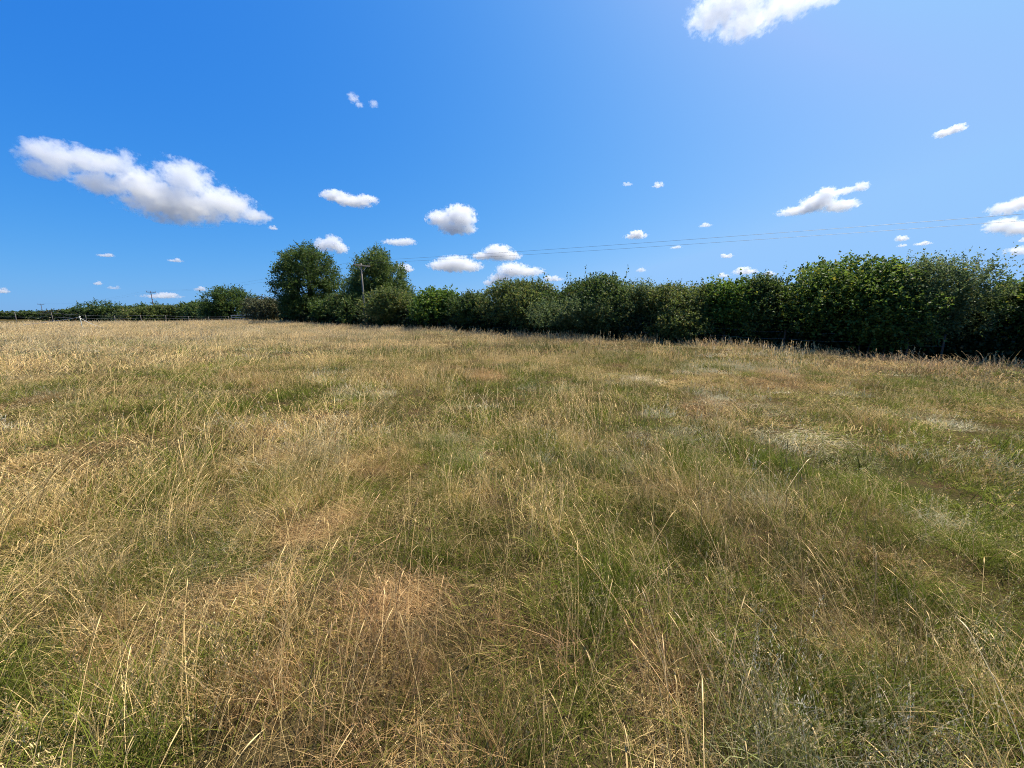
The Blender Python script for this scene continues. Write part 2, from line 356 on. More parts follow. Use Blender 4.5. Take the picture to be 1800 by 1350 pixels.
# ------------------------------------------------------------------ hedge line and trees
DPX = ((2000, 11.9), (1800, 14.1), (640, 39.6), (540, 49.0), (410, 68.0), (320, 92.0), (250, 112.0), (185, 128.0), (110, 165.0), (-60, 215.0))
def hedge_depth(px):
    xs = [p for p, _ in DPX][::-1]; iv = [1 / d for _, d in DPX][::-1]
    return 1 / float(np.interp(px, xs, iv))
def unit(v): return v / np.maximum(np.linalg.norm(v, axis=-1, keepdims=True), 1e-9)
def leaves(rng, pos, axis, L_, W_, up_bias, fold=.25):
    """pos, axis: n x 3; returns leaf-shaped folded faces, two triangles each side of the midrib"""
    n = len(pos)
    nrm = unit(rng.normal(size=(n, 3)) + np.array((0, 0, up_bias)))
    side = unit(np.cross(nrm, axis)); nrm = unit(np.cross(axis, side))
    Lr = (L_ * rng.uniform(.6, 1.25, n))[:, None]; Wr = Lr * (W_ / L_)
    mid = pos + axis * Lr * .42
    a = mid + side * Wr * .5 + nrm * Wr * fold * .5
    b = mid - side * Wr * .5 + nrm * Wr * fold * .5
    tip = pos + axis * Lr - nrm * Lr * .12
    V = np.stack([pos, a, tip, b], 1).reshape(-1, 3)
    i = np.arange(n)[:, None] * 4
    F = np.stack([i + [0, 1, 2], i + [0, 2, 3]], 1).reshape(-1, 3)
    return V, F
def foliage(rng, lobes, n_twig, per, tlen, L_, W_, up_bias=1.0, twig_up=.35, warm=.04, shell=.5, droop=0.0, gap=.0):
    lo = np.array(lobes, float); c, r = lo[:, :3], lo[:, 3:6]
    wgt = (r[:, 0] * r[:, 1] + r[:, 0] * r[:, 2] + r[:, 1] * r[:, 2]) ** .9
    k = rng.choice(len(lo), n_twig, p=wgt / wgt.sum())
    d = unit(rng.normal(size=(n_twig, 3)))
    ph = rng.uniform(0, 6.28, (len(lo), 6))
    bump = 1 + .13 * np.sin(4.1 * d[:, 0] + ph[k, 0]) * np.sin(4.7 * d[:, 2] + ph[k, 1]) + .10 * np.sin(8.3 * d[:, 1] + ph[k, 2]) * np.sin(9.1 * d[:, 2] + 7 * d[:, 0] + ph[k, 3]) + .06 * np.sin(17 * d[:, 0] + 15 * d[:, 2] + ph[k, 4])
    f = (shell + (1 - shell) * rng.random(n_twig) ** .6) * bump
    p = c[k] + d * r[k] * f[:, None]
    if gap > 0:                                   # holes: drop twigs where a coarse 3-D pattern is low
        g = np.sin(p[:, 0] * 2.1 / gap + ph[0, 0]) + np.sin(p[:, 1] * 2.3 / gap + ph[0, 1]) + np.sin(p[:, 2] * 2.7 / gap + ph[0, 2])
        keep = g > -1.0; p, d = p[keep], d[keep]
    keep = p[:, 2] > .12; p, d = p[keep], d[keep]
    td = unit(d * .75 + np.array((0, 0, twig_up)) + rng.normal(size=d.shape) * .38)
    tl = tlen * rng.uniform(.5, 1.5, len(p)); nt_ = len(p)
    t = np.tile(np.linspace(.08, 1, per), nt_); ix = np.repeat(np.arange(nt_), per)
    pos = p[ix] + td[ix] * (tl[ix] * t)[:, None] + rng.normal(size=(nt_ * per, 3)) * tlen * .07
    pos[:, 2] -= droop * (t ** 2) * tl[ix]
    ax = unit(td[ix] * .45 + rng.normal(size=pos.shape) * .6 + np.array((0, 0, -.12)))
    V, F = leaves(rng, pos, ax, L_, W_, up_bias)
    tone = np.clip(.5 + .22 * rng.normal(size=nt_)[ix] + .2 * rng.normal(size=len(pos)), 0, 1)
    wm = np.where(rng.random(len(pos)) < warm, rng.uniform(.4, 1, len(pos)), 0) + np.where(rng.random(nt_) < warm * .6, .5, 0)[ix]
    A = np.stack([tone, np.clip(wm, 0, 1), t, np.ones_like(t)], 1)
    return V, F, np.repeat(A, 4, 0)

LEAF = {
 'hazel':  dict(mat=leaf_mat('hazel_leaf', (0.030, 0.063, 0.013), (0.122, 0.194, 0.041), (.26, .25, .04), trans=.45), L=.115, W=.092, per=6, tlen=.42, up=1.5, tup=.35, warm=.05, droop=.15),
 'willow': dict(mat=leaf_mat('willow_leaf', (0.055, 0.091, 0.033), (0.153, 0.209, 0.084), (.28, .25, .07), trans=.42), L=.105, W=.045, per=9, tlen=.62, up=.8, tup=.95, warm=.05, droop=.0),
 'thorn':  dict(mat=leaf_mat('hawthorn_leaf', (0.030, 0.059, 0.015), (0.104, 0.158, 0.043), (.20, .18, .05), trans=.40), L=.085, W=.066, per=9, tlen=.38, up=1.0, tup=.3, warm=.04, droop=.0),
 'olive':  dict(mat=leaf_mat('sallow_leaf', (0.045, 0.073, 0.019), (0.149, 0.194, 0.056), (.27, .23, .07), trans=.42), L=.095, W=.060, per=8, tlen=.42, up=1.0, tup=.5, warm=.07, droop=.0),
 'bright': dict(mat=leaf_mat('field_maple_leaf', (0.033, 0.071, 0.013), (0.126, 0.219, 0.039), (.27, .27, .04), trans=.4), L=.10, W=.08, per=7, tlen=.40, up=1.3, tup=.5, warm=.05, droop=.05),
 'oak':    dict(mat=leaf_mat('oak_leaf', (0.025, 0.051, 0.011), (0.090, 0.148, 0.036), (.17, .17, .04), trans=.40), L=.13, W=.085, per=9, tlen=.55, up=1.0, tup=.3, warm=.03, droop=.05),
 'ash':    dict(mat=leaf_mat('ash_leaf', (0.030, 0.063, 0.015), (0.113, 0.173, 0.048), (.20, .20, .05), trans=.42), L=.13, W=.075, per=9, tlen=.55, up=1.0, tup=.35, warm=.04, droop=.1),
 'filler':    dict(mat=leaf_mat('filler_leaf', (0.010, 0.022, 0.007), (0.030, 0.052, 0.014), (.09, .07, .03), trans=.12, rough=.6, spec=.25), L=.10, W=.085, per=6, tlen=.4, up=.7, tup=.2, warm=.03, droop=.0),  # near-black leaf colour that puts shade into the added hedge filler
 'dusty':  dict(mat=leaf_mat('dusty_thorn_leaf', (.040, .052, .024), (.115, .130, .062), (.20, .16, .08), trans=.25), L=.09, W=.06, per=8, tlen=.4, up=1.0, tup=.3, warm=.1, droop=.0),
}
def bush(px, top, wpx, kind, label, name='hedge_bush', d=None, lai=8.0, base=.55, lobes_n=9, depth=1.0, gap=0.0, spires=0, shift=0.0, seed=0, leafscale=None, group='bushes of the hedgerow', lobes=None, low=True, cat='bush', stems=4):
    rng = np.random.default_rng(1000 + seed + int(px))
    d = d or hedge_depth(px); d += shift
    p = at_depth(px, 548, d); x0, y0 = p[0], p[1]; z0 = float(height(x0, y0))
    cosf = 1 / math.sqrt(1 + ((px - 900) / FPX) ** 2)
    W_ = wpx / 2 * d * cosf / FPX; H = (at_depth(px, top, d)[2] - z0) * .955
    hd = np.array((-.81, .58)) if px > 560 else np.array((-.77, .64))
    ang = math.atan2(hd[1], hd[0]) if px > 300 else -math.atan2(x0, y0) + math.pi
    root = empty(name, (x0, y0, z0), ang, label=label, category=cat)
    if group: root['group'] = group
    K = LEAF[kind]
    D_ = max(1.25, min(W_, 2.2)) * depth
    A_ = W_ * 1.22
    lob = []
    # crown of many lobes: x along the hedge, y across it (camera side is +y after the turn), wider above, open underneath
    lob.append((0, -.1 * D_, H * .56, A_ * .80, D_ * .85, H * .40))
    for i in range(lobes_n):
        u = rng.uniform(-.62, .62); v = rng.uniform(-.55, .6); zf = rng.uniform(.45, .80) - .12 * abs(u)
        s = rng.uniform(.30, .46)
        lob.append((u * A_, v * D_, H * zf, A_ * s, D_ * s * 1.15, min(H * (1.0 - zf) * rng.uniform(.75, 1.0), H * .32)))
    j = rng.uniform(-.3, .3); lob.append((j * A_, 0, H * .78, A_ * .42, D_ * .5, H * .22))
    ls = max(1.0, d / 16) ** .75
    n = int(lai * 2 * W_ * H / (K['per'] * K['L'] * K['W'] * .5 * ls * ls * .85))
    V, F, A = foliage(rng, lob, n, K['per'], K['tlen'] * .72 * ls ** .5, K['L'] * ls, K['W'] * ls, K['up'], K['tup'], K['warm'], .60, K['droop'], gap)
    parts = [(V, F, A)]
    spires = spires * 6 // 10
    if spires:
        sx = rng.uniform(-.8, .8, spires) * A_; zz = H * rng.uniform(.72, .9, spires)
        pos, ax = [], []
        for i in range(spires):
            b0 = np.array((sx[i], rng.uniform(-.4, .4) * D_, zz[i])); dr = unit(np.array((rng.normal() * .18, rng.normal() * .18, 1)))
            ln = rng.uniform(.2, .34) * H
            for t in np.linspace(0, 1, 16): pos.append(b0 + dr * ln * t + rng.normal(size=3) * .03); ax.append(unit(dr * .6 + rng.normal(size=3) * .5))
        v2, f2 = leaves(rng, np.array(pos), np.array(ax), K['L'] * ls, K['W'] * ls, .6)
        a2 = np.repeat(np.stack([rng.uniform(.2, .9, len(pos)), rng.random(len(pos)) * .25, np.ones(len(pos)), np.ones(len(pos))], 1), 4, 0)
        parts.append((v2, f2, a2))
    off = 0; VV, FF, AA = [], [], []
    for v, f, a in parts: VV.append(v); FF.append(f + off); AA.append(a); off += len(v)
    obj('crown', mesh_np('crown', np.concatenate(VV), np.concatenate(FF), np.concatenate(AA), K['mat']), root, kind='stuff')
    if low:                                            # dark filler leaves added to block light through the hedge's foot and back
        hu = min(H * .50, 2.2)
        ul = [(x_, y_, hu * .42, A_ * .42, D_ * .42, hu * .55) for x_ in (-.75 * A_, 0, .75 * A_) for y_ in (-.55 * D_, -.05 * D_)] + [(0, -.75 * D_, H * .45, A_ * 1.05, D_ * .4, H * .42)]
        U = LEAF['filler']; us = ls * 1.25
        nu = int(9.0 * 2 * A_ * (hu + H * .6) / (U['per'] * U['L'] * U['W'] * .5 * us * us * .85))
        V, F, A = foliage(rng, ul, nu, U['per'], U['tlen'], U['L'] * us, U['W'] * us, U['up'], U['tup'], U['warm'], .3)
        obj('shade_filler', mesh_np('shade_filler', V, F, A, U['mat']), root, kind='stuff')
    for i in range(stems):
        bx = rng.uniform(-.5, .5) * A_; by = rng.uniform(-.3, .25) * D_; tx, ty = bx + rng.normal() * .35, by + rng.normal() * .25
        hh = H * rng.uniform(.6, .85); mid = ((bx + tx) / 2 + rng.normal() * .1, (by + ty) / 2 + rng.normal() * .1, hh * .5)
        r0 = rng.uniform(.022, .05) * (H / 4) ** .5
        obj('stem', tube('stem', [(bx, by, -.1), ((bx * .8 + mid[0] * .2), (by * .8 + mid[1] * .2), hh * .2), mid, (tx, ty, hh)], [r0, r0 * .9, r0 * .65, r0 * .25], M_BARK, 6), root)
    return root

B = bush
B(1825, 462, 190, 'hazel', 'bright hazel bush with purplish shoot tips, last in the hedge beyond the feathery willow bush', seed=1, spires=8)
B(1940, 455, 170, 'hazel', 'hazel bush at the open end of the hedge past the purplish-tipped hazel', seed=2)
B(1655, 456, 200, 'willow', 'feathery grey-green willow bush with upright shoots, between two broad-leaved hazels', seed=3, spires=34, gap=.5)
B(1475, 446, 215, 'hazel', 'tall broad-leaved hazel bush, the highest in the hedge, with big pale leaves', seed=4, lobes_n=13)
B(1570, 500, 140, 'hazel', 'low hazel bush with sunlit leaves leaning out in front of the feathery willow', seed=5, shift=-.7, low=False)
B(1345, 478, 110, 'thorn', 'dark hawthorn bush with two thin sprigs standing above it, against the tallest hazel', seed=6, spires=10)
B(1275, 490, 90, 'bright', 'bright lime-green maple bush beside the dark hawthorn with sprigs', seed=7, spires=6)
B(1195, 499, 140, 'olive', 'olive-toned sallow bush with feathery top behind a yellowish low bush', seed=8, spires=26)
B(1198, 552, 110, 'olive', 'low yellowish sallow bush bulging out at the foot of the olive-toned sallow', seed=9, shift=-1.1, low=False, lobes_n=6)
B(1112, 502, 70, 'willow', 'pale narrow willow bush with wispy top, next to the olive-toned sallow', seed=10, spires=22, gap=.5)
B(1040, 482, 140, 'thorn', 'rounded dark hawthorn bush with raised crest, mid-way along the hedge', seed=11, spires=10, lobes_n=12)
B(1030, 530, 150, 'willow', 'grey-green low willow bush spreading in front of the crested hawthorn', seed=12, shift=-1.0, low=False)
B(905, 491, 130, 'olive', 'speckled green sallow bush with spiky twigs on top, below the trailing cloud', seed=13, spires=16)
B(955, 508, 70, 'thorn', 'small hawthorn bush wedged between the spiky sallow and the crested hawthorn', seed=14)
B(828, 513, 70, 'thorn', 'short dark hawthorn bush in the dip beside the spiky sallow', seed=15, spires=5)
B(765, 508, 90, 'bright', 'fresh green maple bush with sunlit crown near the leafier tall tree', seed=16, spires=6)
B(688, 508, 100, 'olive', 'olive sallow bush growing just to the side of the grey utility pole', seed=17, shift=-.4)
B(610, 513, 90, 'thorn', 'dark green thorn bush beneath the gap between the two tall trees', seed=18, shift=1.0)
B(520, 524, 90, 'thorn', 'very dark thorn bush at the foot of the broad tall oak', seed=19)
B(574, 530, 70, 'oak', 'low oak scrub in shade between the broad oak and the thorn bush', seed=20, leafscale=.8)
B(462, 522, 92, 'dusty', 'dull grey-green dusty thorn bush with bare trunks under it, beside the broad oak', seed=21, d=57, base=.9, low=False, stems=6)
B(345, 531, 165, 'thorn', 'long low thorn bush running out behind the wire fence from the round tree', seed=23, leafscale=1.5, lobes_n=12)
B(300, 537, 150, 'olive', 'olive low bush beside the far utility pole behind the wire fence', seed=24, leafscale=1.6)
B(215, 538, 140, 'thorn', 'low thorn bush between the layered tree and the small dark tree', seed=25, leafscale=1.8)
B(122, 545, 80, 'dusty', 'reddish brown thorn bush at the end of the layered tree', seed=26, leafscale=1.9)
B(262, 541, 120, 'olive', 'olive low bush filling the line at the foot of the small dark tree', seed=27, stems=2)
B(160, 541, 130, 'thorn', 'low dark thorn bush under the spreading layered tree', seed=28, stems=2)
B(380, 530, 90, 'thorn', 'thorn bush at the foot of the rounded middling tree', seed=29, d=72)
for i, (x, t_, ww) in enumerate(((98, 548, 64), (62, 547.5, 70), (22, 547.5, 70), (-22, 547, 74), (-70, 546, 76))):
    B(x, t_, ww, 'thorn', 'low far hedge bush on the skyline behind the leaning far poles', seed=30 + i, leafscale=2.2, group='far skyline hedge', lobes_n=6, stems=0)

def tree(px, top, wpx, kind, label, d, lobes, n, base, trunk_r=.28, leafscale=1.0, gap=0.0, seed=0, group=None, limbs=7, name='tree'):
    """lobes in the picture's proportions: (across -1..1, height 0..1, size) turned into a round crown"""
    rng = np.random.default_rng(5000 + seed)
    p = at_depth(px, 548, d); z0 = float(height(p[0], p[1]))
    cosf = 1 / math.sqrt(1 + ((px - 900) / FPX) ** 2)
    W_ = wpx / 2 * d * cosf / FPX; H = (at_depth(px, top, d)[2] - z0) * .945
    ang = -math.atan2(p[0], p[1])                     # x of the crown runs across the line of sight
    root = empty(name, (p[0], p[1], z0), ang, label=label, category='tree')
    if group: root['group'] = group
    K = LEAF[kind]; lob = []
    for (u, v, s) in lobes:
        for k in range(3):
            y = (k - 1) * W_ * .55 * (1 - abs(u) * .6) + rng.normal() * .2
            sh = 1 - .18 * abs(k - 1)
            lob.append((u * W_ + rng.normal() * .1, y, v * H - (.05 * H * abs(k - 1)), s * W_ * sh, s * W_ * sh, s * W_ * .85 * sh))
    n = int(n * 2 * W_ * H * .75 / (K['per'] * K['L'] * K['W'] * .5 * leafscale ** 2 * .85))
    V, F, A = foliage(rng, lob, n, K['per'], K['tlen'] * leafscale ** .6, K['L'] * leafscale, K['W'] * leafscale, K['up'], K['tup'], K['warm'], .5, K['droop'], gap)
    obj('crown', mesh_np('crown', V, F, A, K['mat']), root, kind='stuff')
    tr = obj('trunk', tube('trunk', [(0, 0, -.2), (.05, 0, H * .12), (-.04, .05, H * .35), (.08, 0, H * .6), (0, .05, H * .85)], [trunk_r * 1.3, trunk_r, trunk_r * .8, trunk_r * .5, trunk_r * .12], M_BARK, 9, .05, rng), root)
    for i in range(limbs):
        u, v, s = lobes[i % len(lobes)]; zb = H * rng.uniform(.18, .5); e = np.array((u * W_, rng.normal() * W_ * .35, v * H))
        mid = np.array((e[0] * .45, e[1] * .5, zb + (e[2] - zb) * .45))
        obj('limb', tube('limb', [(0, 0, zb), tuple(mid), tuple(e)], [trunk_r * .42, trunk_r * .26, trunk_r * .06], M_BARK, 6), tr)
    return root
tree(548, 424, 134, 'oak', 'broad dark oak, the taller of the two big trees beside the grey utility pole', 52, [(-.05, .80, .50), (-.48, .66, .42), (.42, .66, .44), (-.62, .48, .38), (.62, .46, .40), (0, .52, .62), (-.40, .30, .42), (.40, .28, .44), (.05, .90, .30), (.30, .82, .30), (-.32, .82, .32)], 10, .2, .34, 1.5, .8, 1, 'tall hedgerow trees', 10)
tree(668, 430, 130, 'ash', 'looser leafy tree with sky showing through, right behind the grey utility pole', 47, [(0, .80, .36), (-.36, .66, .34), (.35, .66, .34), (-.55, .50, .34), (.55, .48, .34), (0, .55, .48), (.80, .34, .26), (-.66, .32, .34), (.35, .30, .42), (.06, .90, .22), (-.28, .82, .20), (.52, .72, .18)], 11, .2, .26, 1.5, .9, 2, 'tall hedgerow trees', 10)
tree(410, 498, 108, 'oak', 'rounded middling tree behind the end of the wire fence', 70, [(-.1, .72, .46), (-.55, .55, .42), (.5, .55, .46), (0, .45, .6), (-.75, .32, .32), (.7, .32, .38), (-.3, .78, .24), (.2, .78, .26)], 9.0, .2, .25, 1.9, .9, 3)
tree(252, 528, 36, 'oak', 'small dark dense tree beside the far utility pole', 105, [(0, .66, .62), (-.35, .45, .55), (.35, .45, .55)], 7, .2, .2, 2.6, 0, 4)
tree(277, 525, 22, 'ash', 'thin sparse little tree showing sky, right behind the far utility pole', 118, [(.1, .78, .42), (-.3, .6, .4), (.4, .55, .4)], 1.8, .2, .12, 2.6, 1.2, 5)
tree(182, 529, 100, 'oak', 'spreading layered tree behind the wire fence, with a ragged flat top', 126, [(-.2, .74, .36), (-.62, .62, .30), (.35, .70, .36), (.75, .48, .30), (0, .45, .5), (-.45, .36, .4), (.45, .34, .4), (-.85, .66, .14)], 6, .2, .26, 2.8, 1.1, 6)

# ------------------------------------------------------------------ poles, wires, fences
def hang(a, b, sag, n=24):
    a, b = np.array(a, float), np.array(b, float)
    return [tuple(a + (b - a) * t - np.array((0, 0, sag * 4 * t * (1 - t)))) for t in np.linspace(0, 1, n)]
LINE_DIR = unit(np.array((.84, -.54, 0)))
ARM = np.array((.54, .84, 0))
def pole(px, d, top_py, label, mat, H=None, r=.105, stay=False):
    p = at_depth(px, top_py, d); z0 = float(height(p[0], p[1])); H = p[2] - z0
    root = empty('utility_pole', (p[0], p[1], z0), math.atan2(ARM[1], ARM[0]), label=label, category='utility pole', group='wooden utility poles of the overhead line')
    obj('shaft', tube('shaft', [(0, 0, -.5), (0, 0, H * .5), (0, 0, H)], [r, r * .86, r * .7], mat, 12), root)
    arm = obj('crossarm', box_mesh('crossarm', (1.9, .11, .13), mat), root); arm.location = (0, -.15, H - .22)
    br = obj('brace', tube('brace', [(-.55, -.15, H - .29), (0, -.13, H - .85)], [.02, .02], M_STEEL, 6), root)
    br2 = obj('brace', tube('brace', [(.55, -.15, H - .29), (0, -.13, H - .85)], [.02, .02], M_STEEL, 6), root)
    tops = []
    for x in (-.85, .85):
        ins = obj('insulator', tube('insulator', [(x, -.15, H - .16), (x, -.15, H - .08), (x, -.15, H - .04), (x, -.15, H + .02), (x, -.15, H + .05), (x, -.15, H + .1)], [.02, .05, .03, .055, .03, .04], M_CERAM, 8), root)
        c, s_ = math.cos(root.rotation_euler.z), math.sin(root.rotation_euler.z)
        tops.append((p[0] + c * x + s_ * .15, p[1] + s_ * x - c * .15, z0 + H + .1))
    return tops
P1 = pole(634.5, 40.0, 463, 'pale grey wooden utility pole with crossarm, rising out of the hedge before the leafier tree', M_POLE)
P2 = pole(264.7, 98.0, 512, 'dark far utility pole with a wide crossarm beside the small dark tree', M_DARKPOLE)
P3 = pole(71.5, 165.0, 534, 'farthest small utility pole with crossarm, above the low skyline hedge', M_DARKPOLE)
P1c = (np.array(P1[0]) + np.array(P1[1])) / 2
# the span that leaves the pole towards the camera's right: its height is set where it crosses the photo's edge
nx, ny = P1c[0] + LINE_DIR[0] * 105, P1c[1] + LINE_DIR[1] * 105
tc_ = (1.385 * P1c[1] / 1.05 - P1c[0]) / ((nx - P1c[0]) - 1.385 / 1.05 * (ny - P1c[1]))
dc = P1c[1] + (ny - P1c[1]) * tc_; zc = at_depth(1800, 381, dc)[2]
SAG = .75
ze = P1c[2] + (zc + SAG * 4 * tc_ * (1 - tc_) - P1c[2]) / tc_
hz = ze - float(height(nx, ny))
endpole = empty('utility_pole', (nx, ny, float(height(nx, ny))), math.atan2(ARM[1], ARM[0]), label='utility pole carrying the near end of the overhead wires beyond the hedge', category='utility pole', group='wooden utility poles of the overhead line')
obj('shaft', tube('shaft', [(0, 0, -.5), (0, 0, hz * .5), (0, 0, hz - .1)], [.14, .12, .09], M_POLE, 12), endpole)
ea = obj('crossarm', box_mesh('crossarm', (1.9, .11, .13), M_POLE), endpole); ea.location = (0, -.15, hz - .25)
P0 = [(nx + ARM[0] * x, ny + ARM[1] * x, ze) for x in (-.85, .85)]
for k, nm_ in enumerate(('lower of the two thin overhead wires over the near hedge', 'upper of the two thin overhead wires over the near hedge')):
    obj('overhead_wire', tube('overhead_wire', hang(P1[k], P0[k], SAG, 40), [.0065] * 40, M_WIRE, 5), label=nm_, category='wire', group='overhead wires')
for k in range(2):
    obj('overhead_wire', tube('overhead_wire', hang(P1[k], P2[k], .9), [.005] * 24, M_WIRE, 5), label='thin overhead wire running from the grey pole to the far pole', category='wire', group='overhead wires')
    obj('overhead_wire', tube('overhead_wire', hang(P2[k], P3[k], 1.2), [.005] * 24, M_WIRE, 5), label='thin overhead wire between the two dark far poles', category='wire', group='overhead wires')

def post_mesh(h, r, mat=M_POST, seed=0):
    rng = np.random.default_rng(seed); lx, ly = rng.normal(size=2) * .03
    return tube('post', [(0, 0, -.3), (lx * .4, ly * .4, h * .4), (lx, ly, h - .02), (lx, ly, h)], [r, r * .97, r * .93, r * .7], mat, 8, .04, rng)
# wire fence across the far side of the field
FX = ((-45, 50.0, 546), (25, 51.0, 548.7), (90, 52, 549.3), (150, 53, 553.5), (201, 54, 555), (247, 55, 553.6), (290, 55.5, 554.2), (331, 56, 556), (367, 56.5, 557), (402, 57, 559))
fb = at_depth(25, 560, 51)
fence = empty('wire_fence', (fb[0], fb[1], float(height(fb[0], fb[1]))), label='grey post and wire fence along the far edge of the field', category='fence')
tops = []
for i, (px, d, py) in enumerate(FX):
    p = at_depth(px, py, d); z0 = float(height(p[0], p[1])); h = max(p[2] - z0, .9)
    o = obj('post', post_mesh(h, .05, M_POST, i), fence); o.location = (p[0] - fb[0], p[1] - fb[1], z0 - fence.location.z); tops.append((p[0] - fb[0], p[1] - fb[1], z0 - fence.location.z, h))
for i in range(len(tops) - 1):
    a, b = tops[i], tops[i + 1]
    for k in (.96, .66, .36):
        obj('wire', tube('wire', hang((a[0], a[1] - .07, a[2] + a[3] * k), (b[0], b[1] - .07, b[2] + b[3] * k), .03, 5), [.006] * 5, M_STEEL, 4), fence)
# weathered rails between the fence end and the hedge gap
ga = at_depth(407, 565, 57.2); gz = float(height(ga[0], ga[1]))
gate = empty('rail_hurdle', (ga[0], ga[1], gz), label='low pale wooden rail hurdle at the end of the wire fence', category='hurdle')
gb = at_depth(446, 565, 58.6); gl = math.hypot(gb[0] - ga[0], gb[1] - ga[1]); ga_ = math.atan2(gb[1] - ga[1], gb[0] - ga[0])
gate.rotation_euler.z = ga_
for z in (.42, .72, 1.0):
    o = obj('rail', box_mesh('rail', (gl, .05, .11), M_RAIL), gate); o.location = (gl / 2, -.085, z); o.rotation_euler.y = .012 * (z - .5)
for x in (.06, gl * .5, gl - .06):
    o = obj('post', post_mesh(1.08, .055, M_POST, int(x * 10)), gate); o.location = (x, 0, 0)
# electric fence: one white plastic post with sagging tape
ep = on_ground(145, 577); et = at_depth(140.5, 557, ep[1]); eh = et[2] - ep[2]
el = empty('electric_fence', tuple(ep), label='white plastic electric fence post with slack tape on both sides', category='electric fence')
obj('post', tube('post', [(0, 0, -.2), (0, 0, .1), (0, 0, eh * .7), (-.02, 0, eh)], [.022, .03, .028, .024], M_PLAST, 8), el)
o = obj('cap', tube('cap', [(-.02, 0, eh - .04), (-.02, 0, eh), (-.02, 0, eh + .06), (-.02, 0, eh + .08)], [.045, .055, .055, .03], M_PLAST, 8), el)
for (px, py, lift, sag) in ((42, 572, .35, .05), (183, 573, .15, .12)):
    q_ = on_ground(px, py + 6); q_ = q_ - ep + np.array((0, 0, lift))
    obj('tape', tube('tape', hang((-.02, -.06, eh - .03), tuple(q_), sag, 14), [.013] * 14, M_TAPE, 5), el)
# thin stakes of an old fence in the shade along the hedge foot
hf0 = at_depth(1095, 600, hedge_depth(1095) - .75); hfz = float(height(hf0[0], hf0[1]))
hf = empty('hedge_fence', (hf0[0], hf0[1], hfz), label='old grey stakes with slack wire in the shade along the hedge foot', category='fence')
hp = []
for i, px in enumerate((1660, 1512, 1378, 1272, 1175, 1095, 1021, 960, 905, 857, 815, 770)):
    d = hedge_depth(px) - .75; p = at_depth(px, 600, d); z0 = float(height(p[0], p[1]))
    h = 1.02 + .1 * math.sin(i * 2.1); o = obj('post', post_mesh(h, .036, M_BARK, 60 + i), hf); o.location = (p[0] - hf0[0], p[1] - hf0[1], z0 - hfz); hp.append((p[0] - hf0[0], p[1] - hf0[1], z0 - hfz, h))
for i in range(len(hp) - 1):
    a, b = hp[i], hp[i + 1]
    for k in (.9, .55): obj('wire', tube('wire', hang((a[0], a[1] - .045, a[2] + a[3] * k), (b[0], b[1] - .045, b[2] + b[3] * k), .06, 5), [.003] * 5, M_STEEL, 4), hf)

# ------------------------------------------------------------------ meadow grass
def blades(rng, n, Rr, hlo, hhi, wid, lean, droop, wind=0.0, flat=0.0, seg=3):
    """n curved tapering blades in a disc; returns verts, tris, attribute (random, brightness, dry)"""
    a = rng.uniform(0, 6.283, n); r = Rr * np.sqrt(rng.random(n)); base = np.stack([r * np.cos(a), r * np.sin(a), np.zeros(n) - .01], 1)
    h = rng.uniform(hlo, hhi, n) * (1 - .25 * (r / Rr) ** 2)
    da = rng.uniform(0, 6.283, n); dr = np.stack([np.cos(da), np.sin(da) + wind], 1); dr /= np.maximum(np.linalg.norm(dr, axis=1, keepdims=True), .2)
    ln = lean * rng.uniform(.3, 1.6, n); dp = droop * rng.uniform(.2, 1.4, n)
    fa = rng.uniform(0, 6.283, n); side = np.stack([np.cos(fa), np.sin(fa), np.zeros(n)], 1)
    w_ = wid * rng.uniform(.6, 1.4, n)
    rows = []
    for i in range(seg + 1):
        t = i / seg
        xy = base[:, :2] + dr * (ln * h * t ** 1.5)[:, None]
        z = base[:, 2] + h * (t - dp * t * t) * (1 - flat) + .02 * flat * rng.random(n)
        rows.append(np.stack([xy[:, 0], xy[:, 1], z], 1))
    V, ids = [], []
    for i in range(seg + 1):
        t = i / seg; ww = (w_ * (1 - t ** 1.6) * .5)[:, None]
        if i < seg: V += [rows[i] - side * ww, rows[i] + side * ww]
        else: V += [rows[i]]
    nv = 2 * seg + 1
    V = np.stack(V, 1).reshape(-1, 3); i0 = np.arange(n)[:, None] * nv; F = []
    for i in range(seg - 1): F += [i0 + [2 * i, 2 * i + 1, 2 * i + 3], i0 + [2 * i, 2 * i + 3, 2 * i + 2]]
    F += [i0 + [2 * seg - 2, 2 * seg - 1, 2 * seg]]
    F = np.stack(F, 1).reshape(-1, 3)
    rnd = rng.random(n); bri = np.clip(rng.normal(.5, .28, n), 0, 1)
    A = np.repeat(np.stack([rnd, bri, np.zeros(n), np.ones(n)], 1), nv, 0)
    return V, F, A
